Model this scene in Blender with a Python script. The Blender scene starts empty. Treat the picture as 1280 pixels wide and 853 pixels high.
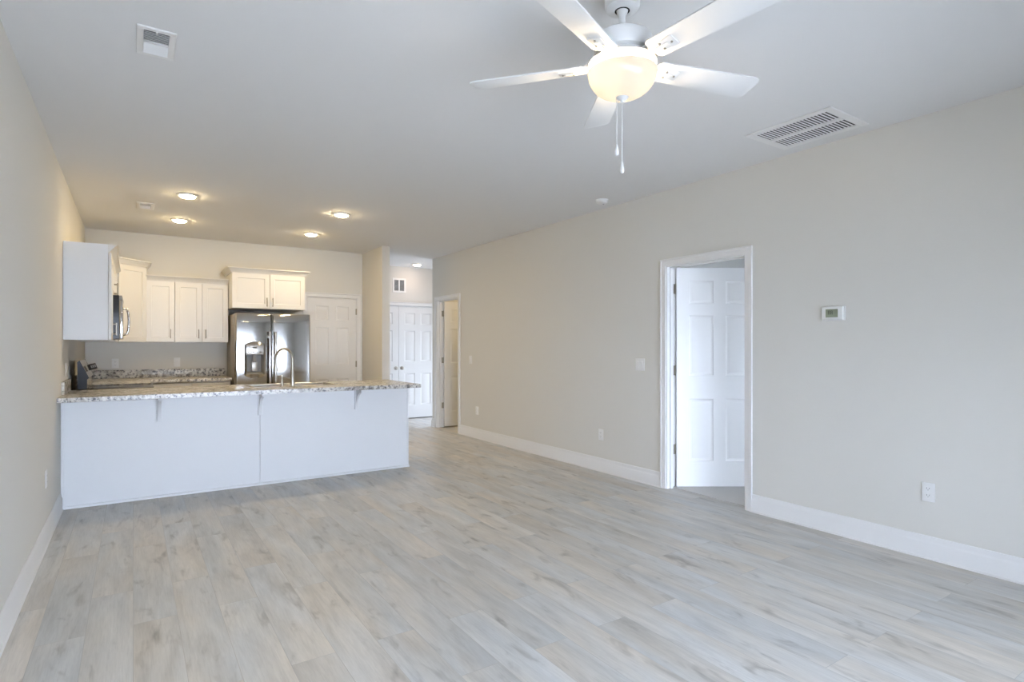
import bpy, bmesh, math, random
from math import radians as R, sin, cos, pi
from mathutils import Vector, Matrix

random.seed(7)
sc = bpy.context.scene
col = sc.collection

# ------------------------------------------------------------------ camera, world, exposure
CAM_YAW = 33.63
cam_d = bpy.data.cameras.new('camera')
cam = bpy.data.objects.new('camera', cam_d)
col.objects.link(cam)
cam.location = (0, 0, 1.305)
cam.rotation_euler = (R(90), 0, R(-CAM_YAW))
cam_d.sensor_width = 36.0
cam_d.lens = 712.0 / 1280 * 36
cam_d.shift_y = 7.1 / 1280
cam_d.clip_start = 0.05
sc.camera = cam
sc.view_settings.view_transform = 'Standard'
sc.view_settings.look = 'None'
sc.view_settings.gamma = 1.0
sc.view_settings.use_curve_mapping = False
sc.view_settings.exposure = 0.0

DAY = (0.87, 1.0, 1.25)          # overcast daylight
SKY_STRENGTH = 24.0
GROUND_SHARE = 0.55
WARM = (1.0, 0.757, 0.425)          # ceiling lamps
CAN_POWER = 12.4
HALL_COLOR = (1.0, 0.74, 0.55)
HALL_POWER = 4.0
SIDE_POWER = 22.0
BULB_STRENGTH = 400.0

world = bpy.data.worlds.new('overcast_sky')
sc.world = world
world.use_nodes = True
nt = world.node_tree
nt.nodes.clear()
wo = nt.nodes.new('ShaderNodeOutputWorld')
bg = nt.nodes.new('ShaderNodeBackground')
tc = nt.nodes.new('ShaderNodeTexCoord')
sx = nt.nodes.new('ShaderNodeSeparateXYZ')
rp = nt.nodes.new('ShaderNodeValToRGB')
mr = nt.nodes.new('ShaderNodeMapRange')
mr.inputs['From Min'].default_value = -0.25
mr.inputs['From Max'].default_value = 0.6
nt.links.new(tc.outputs['Generated'], sx.inputs[0])
nt.links.new(sx.outputs['Z'], mr.inputs['Value'])
nt.links.new(mr.outputs[0], rp.inputs[0])
rp.color_ramp.elements[0].color = tuple(c * GROUND_SHARE for c in (0.885, 1.0, 1.19)) + (1,)
rp.color_ramp.elements[1].color = DAY + (1,)
e = rp.color_ramp.elements.new(0.32)
e.color = tuple(c * 0.95 for c in DAY) + (1,)
nt.links.new(rp.outputs[0], bg.inputs[0])
bg.inputs[1].default_value = SKY_STRENGTH
nt.links.new(bg.outputs[0], wo.inputs[0])

def portal(name, loc, sx_, sz_, rot):
    d = bpy.data.lights.new(name, 'AREA')
    d.shape = 'RECTANGLE'; d.size = sx_; d.size_y = sz_
    d.cycles.is_portal = True
    o = bpy.data.objects.new(name, d); col.objects.link(o)
    o.location = loc; o.rotation_euler = rot
    return o

# ------------------------------------------------------------------ dimensions (metres)
XL, XR = -0.484, 4.076            # left and right wall faces
YB = 8.6                          # kitchen end wall
YR = -1.3                         # wall behind the camera
CZ = 2.74                         # ceiling
WT = 0.114                        # wall thickness
YP = 5.79                         # living-room face of the peninsula
CT = 0.914                        # counter top

# unseen window openings, sized for the light they let in
portal('daylight_portal', (1.35, YR - 0.10, 0.73), 3.40, 1.34, (R(-90), 0, 0))
portal('daylight_portal', (5.7, YR - 0.10, 0.85), 2.2, 1.20, (R(-90), 0, 0))
portal('daylight_portal', (6.2 + WT + 0.02, 9.04, 1.0), 1.7, 0.7, (0, R(90), 0))

# ------------------------------------------------------------------ materials
def new_mat(name):
    m = bpy.data.materials.new(name); m.use_nodes = True
    n = m.node_tree
    return m, n, n.nodes['Principled BSDF']

def N(n, t, **kw):
    k = n.nodes.new(t)
    for a, b in kw.items():
        if a in k.inputs: k.inputs[a].default_value = b
        else: setattr(k, a, b)
    return k

def simple(name, c, rough=0.5, metal=0.0, spec=0.5, bump=0.0, bscale=200.0, var=0.0, coat=0.0):
    m, n, b = new_mat(name)
    b.inputs['Base Color'].default_value = (*c, 1)
    b.inputs['Roughness'].default_value = rough
    b.inputs['Metallic'].default_value = metal
    b.inputs['Specular IOR Level'].default_value = spec
    b.inputs['Coat Weight'].default_value = coat
    t = N(n, 'ShaderNodeTexCoord')
    if var:
        no = N(n, 'ShaderNodeTexNoise'); no.inputs['Scale'].default_value = 1.3; no.inputs['Detail'].default_value = 3
        mp = N(n, 'ShaderNodeMapRange')
        mp.inputs['To Min'].default_value = 1 - var; mp.inputs['To Max'].default_value = 1 + var
        mx = N(n, 'ShaderNodeVectorMath', operation='SCALE')
        mx.inputs[0].default_value = c
        n.links.new(t.outputs['Object'], no.inputs['Vector'])
        n.links.new(no.outputs['Fac'], mp.inputs['Value'])
        n.links.new(mp.outputs[0], mx.inputs['Scale'])
        n.links.new(mx.outputs[0], b.inputs['Base Color'])
    if bump:
        no = N(n, 'ShaderNodeTexNoise'); no.inputs['Scale'].default_value = bscale; no.inputs['Detail'].default_value = 4
        bu = N(n, 'ShaderNodeBump'); bu.inputs['Strength'].default_value = bump; bu.inputs['Distance'].default_value = 0.002
        n.links.new(t.outputs['Object'], no.inputs['Vector'])
        n.links.new(no.outputs['Fac'], bu.inputs['Height'])
        n.links.new(bu.outputs[0], b.inputs['Normal'])
    return m

def emit(name, c, s):
    m, n, b = new_mat(name)
    b.inputs['Base Color'].default_value = (*c, 1)
    b.inputs['Emission Color'].default_value = (*c, 1)
    b.inputs['Emission Strength'].default_value = s
    return m

M = {}
M['wall'] = simple('wall_paint', (0.725, 0.712, 0.668), 0.75, spec=0.25, bump=0.05, bscale=350, var=0.008)
M['ceiling'] = simple('ceiling_paint', (0.800, 0.800, 0.795), 0.9, spec=0.15, bump=0.08, bscale=220, var=0.006)
M['trim'] = simple('white_trim_paint', (0.83, 0.83, 0.825), 0.38, bump=0.02, bscale=90)
M['door'] = simple('white_door_paint', (0.82, 0.82, 0.81), 0.42, bump=0.03, bscale=120)
M['cab'] = simple('white_cabinet_paint', (0.76, 0.755, 0.735), 0.36, bump=0.015, bscale=80)
M['panel'] = simple('white_panel_laminate', (0.81, 0.82, 0.83), 0.45, bump=0.02, bscale=60)
M['plate'] = simple('white_plate_plastic', (0.84, 0.84, 0.83), 0.3)
M['fan'] = simple('white_fan_enamel', (0.82, 0.82, 0.81), 0.35)
M['blade'] = simple('white_fan_blade', (0.80, 0.80, 0.79), 0.45, bump=0.02, bscale=60)
M['dark'] = simple('dark_gap', (0.02, 0.02, 0.02), 0.7)
M['slot'] = simple('receptacle_slot', (0.12, 0.12, 0.12), 0.6)
M['duct'] = simple('grey_duct', (0.10, 0.11, 0.115), 0.6)
M['nickel'] = simple('satin_nickel', (0.46, 0.43, 0.38), 0.32, metal=1.0, bump=0.03, bscale=500)
M['hinge'] = simple('hinge_nickel', (0.42, 0.40, 0.34), 0.4, metal=1.0, bump=0.03, bscale=500)
M['black'] = simple('black_enamel', (0.012, 0.013, 0.016), 0.3, bump=0.02, bscale=300)
M['side'] = simple('range_side_enamel', (0.022, 0.027, 0.038), 0.55, bump=0.03, bscale=300)
M['glass'] = simple('black_ceramic_glass', (0.01, 0.01, 0.011), 0.06, bump=0.005)
M['grey'] = simple('grey_plastic', (0.25, 0.26, 0.27), 0.45, bump=0.03)
M['fside'] = simple('fridge_side_enamel', (0.27, 0.25, 0.22), 0.45, bump=0.06, bscale=400)
M['lcd'] = simple('lcd_glass', (0.27, 0.30, 0.22), 0.3, bump=0.01)
M['digit'] = simple('lcd_digit', (0.05, 0.06, 0.05), 0.4)
M['lite'] = simple('pale_print', (0.6, 0.6, 0.6), 0.5)
M['carpet'] = simple('beige_carpet', (0.64, 0.63, 0.61), 0.95, spec=0.1, bump=0.9, bscale=260, var=0.06)
M['lens'] = emit('lamp_lens', (1.0, 0.93, 0.82), 6.0)
M['bulb'] = emit('warm_bulb', (1.0, 0.79, 0.52), BULB_STRENGTH)

def steel(name, base, rough, wavy):
    m, n, b = new_mat(name)
    b.inputs['Base Color'].default_value = (*base, 1)
    b.inputs['Metallic'].default_value = 1.0
    b.inputs['Roughness'].default_value = rough
    t = N(n, 'ShaderNodeTexCoord')
    mp = N(n, 'ShaderNodeMapping'); mp.inputs['Scale'].default_value = (900, 900, 6)
    no = N(n, 'ShaderNodeTexNoise'); no.inputs['Scale'].default_value = 1; no.inputs['Detail'].default_value = 2
    b1 = N(n, 'ShaderNodeBump'); b1.inputs['Strength'].default_value = 0.04; b1.inputs['Distance'].default_value = 0.001
    n.links.new(t.outputs['Object'], mp.inputs[0]); n.links.new(mp.outputs[0], no.inputs['Vector'])
    n.links.new(no.outputs['Fac'], b1.inputs['Height'])
    n2 = N(n, 'ShaderNodeTexNoise'); n2.inputs['Scale'].default_value = 2.2; n2.inputs['Detail'].default_value = 0.5
    b2 = N(n, 'ShaderNodeBump'); b2.inputs['Strength'].default_value = wavy; b2.inputs['Distance'].default_value = 0.02
    n.links.new(t.outputs['Object'], n2.inputs['Vector']); n.links.new(n2.outputs['Fac'], b2.inputs['Height'])
    n.links.new(b1.outputs[0], b2.inputs['Normal']); n.links.new(b2.outputs[0], b.inputs['Normal'])
    return m
M['steel'] = steel('stainless_steel', (0.50, 0.49, 0.475), 0.11, 0.22)
M['steel2'] = steel('handle_steel', (0.55, 0.53, 0.50), 0.25, 0.0)
M['sink'] = steel('sink_steel', (0.72, 0.68, 0.60), 0.28, 0.0)

def pane_mat():
    m = bpy.data.materials.new('window_glass'); m.use_nodes = True
    n = m.node_tree; n.nodes.clear()
    o = N(n, 'ShaderNodeOutputMaterial'); mx = N(n, 'ShaderNodeMixShader')
    tr = N(n, 'ShaderNodeBsdfTransparent'); gl = N(n, 'ShaderNodeBsdfGlossy'); gl.inputs['Roughness'].default_value = 0.02
    fr = N(n, 'ShaderNodeFresnel'); fr.inputs['IOR'].default_value = 1.45
    n.links.new(fr.outputs[0], mx.inputs[0]); n.links.new(tr.outputs[0], mx.inputs[1]); n.links.new(gl.outputs[0], mx.inputs[2])
    n.links.new(mx.outputs[0], o.inputs[0])
    return m
M['pane'] = pane_mat()

def bowl_mat():
    m = bpy.data.materials.new('frosted_bowl_glass'); m.use_nodes = True
    n = m.node_tree; n.nodes.clear()
    o = N(n, 'ShaderNodeOutputMaterial'); m1 = N(n, 'ShaderNodeMixShader'); m1.inputs[0].default_value = 0.40
    m2 = N(n, 'ShaderNodeMixShader'); m2.inputs[0].default_value = 0.05
    tr = N(n, 'ShaderNodeBsdfTranslucent'); tr.inputs[0].default_value = (0.045, 0.044, 0.042, 1)
    df = N(n, 'ShaderNodeBsdfDiffuse'); df.inputs[0].default_value = (0.9, 0.88, 0.82, 1)
    gl = N(n, 'ShaderNodeBsdfGlossy'); gl.inputs['Roughness'].default_value = 0.12
    n.links.new(tr.outputs[0], m1.inputs[1]); n.links.new(df.outputs[0], m1.inputs[2])
    n.links.new(m1.outputs[0], m2.inputs[1]); n.links.new(gl.outputs[0], m2.inputs[2]); n.links.new(m2.outputs[0], o.inputs[0])
    return m
M['bowl'] = bowl_mat()

def ramp(n, stops):
    r = N(n, 'ShaderNodeValToRGB'); el = r.color_ramp.elements
    while len(el) < len(stops): el.new(0.5)
    for k, (p, c) in enumerate(stops):
        el[k].position = p; el[k].color = (*c, 1) if len(c) == 3 else c
    return r

def granite():
    m, n, b = new_mat('speckled_granite')
    t = N(n, 'ShaderNodeTexCoord')
    n1 = N(n, 'ShaderNodeTexNoise'); n1.inputs['Scale'].default_value = 34; n1.inputs['Detail'].default_value = 6; n1.inputs['Roughness'].default_value = 0.72
    n2 = N(n, 'ShaderNodeTexNoise'); n2.inputs['Scale'].default_value = 9; n2.inputs['Detail'].default_value = 4; n2.inputs['Distortion'].default_value = 1.5
    v = N(n, 'ShaderNodeTexVoronoi'); v.inputs['Scale'].default_value = 120
    for k in (n1, n2, v): n.links.new(t.outputs['Object'], k.inputs['Vector'])
    r1 = ramp(n, [(0.34, (0.02, 0.022, 0.030)), (0.42, (0.20, 0.20, 0.215)), (0.48, (0.62, 0.59, 0.53)), (0.60, (0.76, 0.75, 0.71)), (0.75, (0.52, 0.50, 0.46))])
    r2 = ramp(n, [(0.36, (0.40, 0.38, 0.36)), (0.52, (1, 1, 1))])
    r3 = ramp(n, [(0.0, (0.55, 0.52, 0.48)), (0.35, (1, 1, 1))])
    n.links.new(n1.outputs['Fac'], r1.inputs[0]); n.links.new(n2.outputs['Fac'], r2.inputs[0]); n.links.new(v.outputs['Distance'], r3.inputs[0])
    m1 = N(n, 'ShaderNodeMix', data_type='RGBA', blend_type='MULTIPLY'); m1.inputs[0].default_value = 0.8
    m2 = N(n, 'ShaderNodeMix', data_type='RGBA', blend_type='MULTIPLY'); m2.inputs[0].default_value = 0.5
    n.links.new(r1.outputs[0], m1.inputs[6]); n.links.new(r2.outputs[0], m1.inputs[7])
    n.links.new(m1.outputs[2], m2.inputs[6]); n.links.new(r3.outputs[0], m2.inputs[7])
    n.links.new(m2.outputs[2], b.inputs['Base Color'])
    b.inputs['Roughness'].default_value = 0.23
    return m
M['granite'] = granite()

def planks():
    m, n, b = new_mat('whitewashed_oak_planks')
    t = N(n, 'ShaderNodeTexCoord')
    sp = N(n, 'ShaderNodeSeparateXYZ'); n.links.new(t.outputs['Object'], sp.inputs[0])
    cb = N(n, 'ShaderNodeCombineXYZ')
    n.links.new(sp.outputs['Y'], cb.inputs['X']); n.links.new(sp.outputs['X'], cb.inputs['Y'])
    br = N(n, 'ShaderNodeTexBrick')
    br.offset = 0.37; br.offset_frequency = 2; br.squash = 1.0
    br.inputs['Color1'].default_value = (0, 0, 0, 1); br.inputs['Color2'].default_value = (1, 1, 1, 1); br.inputs['Mortar'].default_value = (0.5, 0.5, 0.5, 1)
    br.inputs['Scale'].default_value = 1.0; br.inputs['Mortar Size'].default_value = 0.0013; br.inputs['Mortar Smooth'].default_value = 0.2
    br.inputs['Brick Width'].default_value = 1.22; br.inputs['Row Height'].default_value = 0.18
    n.links.new(cb.outputs[0], br.inputs['Vector'])
    sc1 = N(n, 'ShaderNodeMath', operation='MULTIPLY'); sc1.inputs[1].default_value = 37.0
    n.links.new(br.outputs['Color'], sc1.inputs[0])
    def noise(scale, xs, ys, detail, dist=0.0, rough=0.55):
        mp = N(n, 'ShaderNodeMapping'); mp.inputs['Scale'].default_value = (xs, ys, 1)
        n.links.new(t.outputs['Object'], mp.inputs[0])
        k = N(n, 'ShaderNodeTexNoise', noise_dimensions='4D'); k.inputs['Scale'].default_value = scale
        k.inputs['Detail'].default_value = detail; k.inputs['Distortion'].default_value = dist; k.inputs['Roughness'].default_value = rough
        n.links.new(mp.outputs[0], k.inputs['Vector']); n.links.new(sc1.outputs[0], k.inputs['W'])
        return k
    fine = noise(1, 120, 7.0, 5, 0.6, 0.7)
    broad = noise(1, 9, 1.6, 4, 0.9)
    blot = noise(1, 11, 3.2, 3, 0.8)
    tint = noise(1, 3.5, 0.9, 2, 0.3)
    r_b = ramp(n, [(0.32, (0.545, 0.538, 0.520)), (0.50, (0.635, 0.628, 0.608)), (0.68, (0.715, 0.708, 0.692))])
    n.links.new(broad.outputs['Fac'], r_b.inputs[0])
    r_f = ramp(n, [(0.28, (0.86, 0.86, 0.86)), (0.52, (1, 1, 1)), (0.72, (1.07, 1.07, 1.07))])
    n.links.new(fine.outputs['Fac'], r_f.inputs[0])
    r_k = ramp(n, [(0.25, (0.56, 0.55, 0.535)), (0.42, (0.97, 0.97, 0.97)), (0.48, (1, 1, 1))])
    n.links.new(blot.outputs['Fac'], r_k.inputs[0])
    r_t = ramp(n, [(0.35, (1.06, 1.0, 0.925)), (0.62, (0.975, 1.0, 1.02))])
    n.links.new(tint.outputs['Fac'], r_t.inputs[0])
    r_p = ramp(n, [(0.0, (0.90, 0.895, 0.885)), (1.0, (1.06, 1.06, 1.06))])
    n.links.new(br.outputs['Color'], r_p.inputs[0])
    cur = r_b.outputs[0]
    for k in (r_f, r_k, r_t, r_p):
        mx = N(n, 'ShaderNodeMix', data_type='RGBA', blend_type='MULTIPLY'); mx.inputs[0].default_value = 1.0
        n.links.new(cur, mx.inputs[6]); n.links.new(k.outputs[0], mx.inputs[7]); cur = mx.outputs[2]
    ms = N(n, 'ShaderNodeMix', data_type='RGBA', blend_type='MIX')
    sf = N(n, 'ShaderNodeMath', operation='MULTIPLY'); sf.inputs[1].default_value = 0.35
    n.links.new(br.outputs['Fac'], sf.inputs[0]); n.links.new(sf.outputs[0], ms.inputs[0])
    n.links.new(cur, ms.inputs[6]); ms.inputs[7].default_value = (0.25, 0.24, 0.23, 1)
    n.links.new(ms.outputs[2], b.inputs['Base Color'])
    b.inputs['Roughness'].default_value = 0.36
    b.inputs['Specular IOR Level'].default_value = 0.5
    bu = N(n, 'ShaderNodeBump'); bu.inputs['Strength'].default_value = 0.12; bu.inputs['Distance'].default_value = 0.001
    n.links.new(fine.outputs['Fac'], bu.inputs['Height']); n.links.new(bu.outputs[0], b.inputs['Normal'])
    return m
M['floor'] = planks()

# ------------------------------------------------------------------ mesh helpers
class MB:
    """collects shapes into one mesh"""
    def __init__(self):
        self.bm = bmesh.new()
    def box(self, x0, x1, y0, y1, z0, z1, bev=0.0, seg=2, mtx=None):
        vs = [self.bm.verts.new((x, y, z)) for z in (z0, z1) for y in (y0, y1) for x in (x0, x1)]
        q = [(0, 2, 3, 1), (4, 5, 7, 6), (0, 1, 5, 4), (2, 6, 7, 3), (0, 4, 6, 2), (1, 3, 7, 5)]
        fs = [self.bm.faces.new([vs[i] for i in f]) for f in q]
        if mtx is not None:
            for v in vs: v.co = mtx @ v.co
        if bev:
            es = {e for f in fs for e in f.edges}
            bmesh.ops.bevel(self.bm, geom=list(es), offset=bev, segments=seg, profile=0.6, affect='EDGES')
        return self
    def prism(self, poly, f0, f1, bev=0.0):
        """poly: 2-D points; f0 and f1 map a 2-D point to the two end faces"""
        a = [self.bm.verts.new(f0(*p)) for p in poly]
        b = [self.bm.verts.new(f1(*p)) for p in poly]
        k = len(poly)
        fs = [self.bm.faces.new(a[::-1]), self.bm.faces.new(b)]
        for i in range(k):
            fs.append(self.bm.faces.new([a[i], a[(i + 1) % k], b[(i + 1) % k], b[i]]))
        if bev:
            es = {e for f in fs[:2] for e in f.edges}
            bmesh.ops.bevel(self.bm, geom=list(es), offset=bev, segments=2, profile=0.6, affect='EDGES')
        return self
    def lathe(self, prof, c=(0, 0, 0), seg=32, axis='Z', cap=True):
        """prof: (radius, along) pairs"""
        c = Vector(c); rings = []
        def put(r, h, a):
            x, y = r * cos(a), r * sin(a)
            if axis == 'Z': return c + Vector((x, y, h))
            if axis == 'Y': return c + Vector((x, h, y))
            return c + Vector((h, x, y))
        for r, h in prof:
            if r < 1e-6: rings.append([self.bm.verts.new(put(0, h, 0))])
            else: rings.append([self.bm.verts.new(put(r, h, 2 * pi * i / seg)) for i in range(seg)])
        for A, B in zip(rings, rings[1:]):
            for i in range(seg):
                j = (i + 1) % seg
                if len(A) == 1 and len(B) == 1: continue
                if len(A) == 1: self.bm.faces.new([A[0], B[i], B[j]])
                elif len(B) == 1: self.bm.faces.new([A[i], A[j], B[0]])
                else: self.bm.faces.new([A[i], A[j], B[j], B[i]])
        if cap:
            for r in (rings[0], rings[-1]):
                if len(r) > 2: self.bm.faces.new(r)
        return self
    def tube(self, pts, r, seg=12, cap=True):
        pts = [Vector(p) for p in pts]
        rad = r if isinstance(r, (list, tuple)) else [r] * len(pts)
        rings = []; up = None
        for i, p in enumerate(pts):
            t = (pts[min(i + 1, len(pts) - 1)] - pts[max(i - 1, 0)]).normalized()
            if up is None:
                up = Vector((0, 0, 1)) if abs(t.z) < 0.9 else Vector((1, 0, 0))
            s = t.cross(up).normalized(); up = s.cross(t).normalized()
            rings.append([self.bm.verts.new(p + (s * cos(2 * pi * k / seg) + up * sin(2 * pi * k / seg)) * rad[i]) for k in range(seg)])
        for A, B in zip(rings, rings[1:]):
            for k in range(seg):
                j = (k + 1) % seg
                self.bm.faces.new([A[k], A[j], B[j], B[k]])
        if cap:
            self.bm.faces.new(rings[0]); self.bm.faces.new(rings[-1])
        return self
    def sweep(self, path, prof, put, closed=False):
        """path: 2-D points; prof: (offset to the left of travel, height); put(x, y, h) -> 3-D"""
        P = [Vector(p) for p in path]; rows = []
        for i, p in enumerate(P):
            d0 = (p - P[i - 1]).normalized() if i > 0 else None
            d1 = (P[i + 1] - p).normalized() if i < len(P) - 1 else None
            d0 = d0 or d1; d1 = d1 or d0
            n0, n1 = Vector((-d0.y, d0.x)), Vector((-d1.y, d1.x))
            mvec = (n0 + n1) / max(1e-6, 1 + n0.dot(n1))
            rows.append([self.bm.verts.new(put(p.x + mvec.x * o, p.y + mvec.y * o, h)) for o, h in prof])
        k = len(prof)
        for A, B in zip(rows, rows[1:]):
            for i in range(k):
                j = (i + 1) % k
                self.bm.faces.new([A[i], B[i], B[j], A[j]])
        self.bm.faces.new(rows[0]); self.bm.faces.new(rows[-1][::-1])
        return self
    def panelled(self, put, w, h, d_edge, cells_u, cells_v, rings, panels, thick):
        """one door face pair: a grid of cells with moulded panels on both faces"""
        for side in (0, 1):
            f = (lambda u, v, d: put(u, v, d)) if side == 0 else (lambda u, v, d: put(u, v, thick - d))
            for i in range(len(cells_u) - 1):
                for j in range(len(cells_v) - 1):
                    u0, u1, v0, v1 = cells_u[i], cells_u[i + 1], cells_v[j], cells_v[j + 1]
                    if (i, j) in panels and (side == 0 or rings[0] is not None):
                        prev = None
                        for ins, dep in rings:
                            q = [self.bm.verts.new(f(a, b, dep)) for a, b in ((u0 + ins, v0 + ins), (u1 - ins, v0 + ins), (u1 - ins, v1 - ins), (u0 + ins, v1 - ins))]
                            if prev:
                                for k in range(4):
                                    self.bm.faces.new([prev[k], prev[(k + 1) % 4], q[(k + 1) % 4], q[k]])
                            prev = q
                        self.bm.faces.new(prev)
                    else:
                        self.bm.faces.new([self.bm.verts.new(f(a, b, 0)) for a, b in ((u0, v0), (u1, v0), (u1, v1), (u0, v1))])
        e = [(0, 0), (w, 0), (w, h), (0, h)]
        for k in range(4):
            a, b = e[k], e[(k + 1) % 4]
            self.bm.faces.new([self.bm.verts.new(put(*a, 0)), self.bm.verts.new(put(*b, 0)), self.bm.verts.new(put(*b, thick)), self.bm.verts.new(put(*a, thick))])
        return self
    def slab(self, xs, ys, skip, z0, z1, bev=0.004):
        vt = {}
        def gv(i, j):
            if (i, j) not in vt: vt[(i, j)] = self.bm.verts.new((xs[i], ys[j], z1))
            return vt[(i, j)]
        fs = []
        for i in range(len(xs) - 1):
            for j in range(len(ys) - 1):
                if (i, j) in skip: continue
                fs.append(self.bm.faces.new([gv(i, j), gv(i + 1, j), gv(i + 1, j + 1), gv(i, j + 1)]))
        r = bmesh.ops.extrude_face_region(self.bm, geom=fs)
        nv = [g for g in r['geom'] if isinstance(g, bmesh.types.BMVert)]
        for v in nv: v.co.z = z0
        if bev:
            es = [e for e in self.bm.edges if len(e.link_faces) == 2 and e.calc_face_angle(0) > 1.0]
            bmesh.ops.bevel(self.bm, geom=es, offset=bev, segments=2, profile=0.6, affect='EDGES')
        return self
    def build(self, name, mat, parent=None, weld=True):
        if weld: bmesh.ops.remove_doubles(self.bm, verts=self.bm.verts, dist=1e-5)
        bmesh.ops.recalc_face_normals(self.bm, faces=self.bm.faces)
        me = bpy.data.meshes.new(name)
        self.bm.to_mesh(me); self.bm.free()
        for p in me.polygons: p.use_smooth = True
        me.set_sharp_from_angle(angle=R(32))
        me.materials.append(M[mat] if isinstance(mat, str) else mat)
        o = bpy.data.objects.new(name, me); col.objects.link(o)
        if parent: o.parent = parent
        return o

def tag(o, label, cat, group=None, kind=None):
    if label: o['label'] = label
    if cat: o['category'] = cat
    if group: o['group'] = group
    if kind: o['kind'] = kind
    return o

def thing(name, label, cat, loc=(0, 0, 0), rz=0.0, group=None, kind=None):
    o = bpy.data.objects.new(name, None); col.objects.link(o)
    o.empty_display_size = 0.1
    o.location = loc; o.rotation_euler = (0, 0, R(rz))
    return tag(o, label, cat, group, kind)

def struct(o, label=None, cat=None):
    return tag(o, label, cat, None, 'structure')

def copy_tree(o, parent=None):
    c = o.copy(); col.objects.link(c)
    if parent: c.parent = parent
    for ch in list(o.children): copy_tree(ch, c)
    return c

# ------------------------------------------------------------------ room shell
FX0, FX1, FY0, FY1 = XL - WT, 7.6, YR - 0.2, 9.9
f = MB().box(FX0, FX1, FY0, FY1, -0.10, 0.0).build('floor', 'floor'); struct(f, 'grey whitewashed wood plank floor across living room and kitchen', 'floor')
c = MB().box(FX0, FX1, FY0, FY1, CZ, CZ + 0.10).build('ceiling', 'ceiling'); struct(c, 'flat white painted ceiling over the whole room', 'ceiling')
b = MB().box(XL - WT, XL, YR, YB + WT, 0, CZ)
w = b.build('wall_left', 'wall'); struct(w, 'long beige wall on the left running into the kitchen', 'wall')

# right wall with two doorways: near (bedroom) and far (by the hall)
D1 = (2.748, 3.580)       # opening of the near doorway, along y
D2 = (7.572, 8.322)       # far doorway
WEND = 8.48
HD = 2.055                # head of the openings
b = MB()
for y0, y1, z0 in ((YR, D1[0], 0), (D1[0], D1[1], HD), (D1[1], D2[0], 0), (D2[0], D2[1], HD), (D2[1], WEND, 0)):
    b.box(XR, XR + WT, y0, y1, z0, CZ)
w = b.build('wall_right', 'wall'); struct(w, 'long beige wall on the right with two doorways', 'wall')

b = MB()
D3 = (2.110, 2.872)       # opening for the kitchen door
b.box(XL - WT, D3[0], YB, YB + WT, 0, CZ); b.box(D3[0], D3[1], YB, YB + WT, HD, CZ); b.box(D3[1], 2.945, YB, YB + WT, 0, CZ)
w = b.build('wall_kitchen', 'wall'); struct(w, 'beige kitchen end wall behind the refrigerator and cabinets', 'wall')
w = MB().box(2.945, 2.945 + WT, 7.76, 9.75, 0, CZ).build('wall_partition', 'wall'); struct(w, 'short beige partition wall between kitchen door and hall', 'wall')

# hall end wall with the closet opening
HY = 9.6
C0, C1 = 3.190, 4.720
b = MB()
b.box(3.06, C0, HY, HY + WT, 0, CZ); b.box(C0, C1, HY, HY + WT, HD, CZ); b.box(C1, 6.3, HY, HY + WT, 0, CZ)
w = b.build('wall_hall', 'wall'); struct(w, 'bright hall end wall above the white closet doors', 'wall')
w = MB().box(6.2, 6.2 + WT, WEND, 8.69, 0, CZ).box(6.2, 6.2 + WT, 9.39, HY, 0, CZ).box(6.2, 6.2 + WT, 8.69, 9.39, 1.85, CZ).box(6.2, 6.2 + WT, 8.69, 9.39, 0, 0.15).build('wall_hall_side', 'wall'); struct(w)
w = MB().box(XR + WT, 6.2 + WT, WEND - WT, WEND, 0, CZ).build('wall_bath', 'wall'); struct(w)
w = MB().box(C0 - 0.1, C1 + 0.1, HY + 0.28, HY + 0.30, 0, CZ).box(C0 - 0.1, C0 - 0.08, HY + WT, HY + 0.28, 0, CZ).box(C1 + 0.08, C1 + 0.1, HY + WT, HY + 0.28, 0, CZ).build('wall_closet', 'wall'); struct(w)
# far side room and bedroom
w = MB().box(6.2, 6.2 + WT, 4.9, WEND - WT, 0, CZ).build('wall_bath_side', 'wall'); struct(w)
w = MB().box(XR + WT, 7.4, 4.8, 4.9, 0, CZ).build('wall_bedroom_end', 'wall'); struct(w)
w = MB().box(7.4, 7.5, YR, 4.9, 0, CZ).build('wall_bedroom_side', 'wall'); struct(w)
# wall behind the camera: low living-room window band and bedroom window, shaped for their light
b = MB()
for x0, x1, z0, z1 in ((FX0, -0.35, 0, CZ), (-0.35, 3.05, 1.40, CZ), (-0.35, 3.05, 0, 0.06), (3.05, 4.6, 0, CZ), (4.6, 6.8, 0, 0.25), (4.6, 6.8, 1.45, CZ), (6.8, 7.5, 0, CZ)):
    b.box(x0, x1, YR - 0.15, YR, z0, z1)
w = b.build('wall_rear', 'wall'); struct(w)

def glazing(name, loc, rz, W, H, nx, mid=None):
    """local x along the opening, centred; z up from the sill"""
    root = thing(name, None, None, loc, rz, kind='structure')
    b = MB(); fw = 0.055
    b.box(-W / 2, W / 2, -0.04, 0.04, 0, fw).box(-W / 2, W / 2, -0.04, 0.04, H - fw, H)
    for i in range(nx + 1):
        x = -W / 2 + i * W / nx
        b.box(max(-W / 2, x - fw), min(W / 2, x + fw), -0.04, 0.04, fw, H - fw)
    if mid: b.box(-W / 2, W / 2, -0.03, 0.03, mid - 0.03, mid + 0.03)
    b.build('window_frame', 'trim', root, weld=False)
    MB().box(-W / 2 + 0.01, W / 2 - 0.01, -0.004, 0.004, 0.01, H - 0.01).build('window_pane', 'pane', root)
    return root
glazing('window_1', (1.35, YR - 0.075, 0.06), 0, 3.40, 1.34, 4)
glazing('window_2', (5.7, YR - 0.075, 0.25), 0, 2.2, 1.20, 2)
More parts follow.
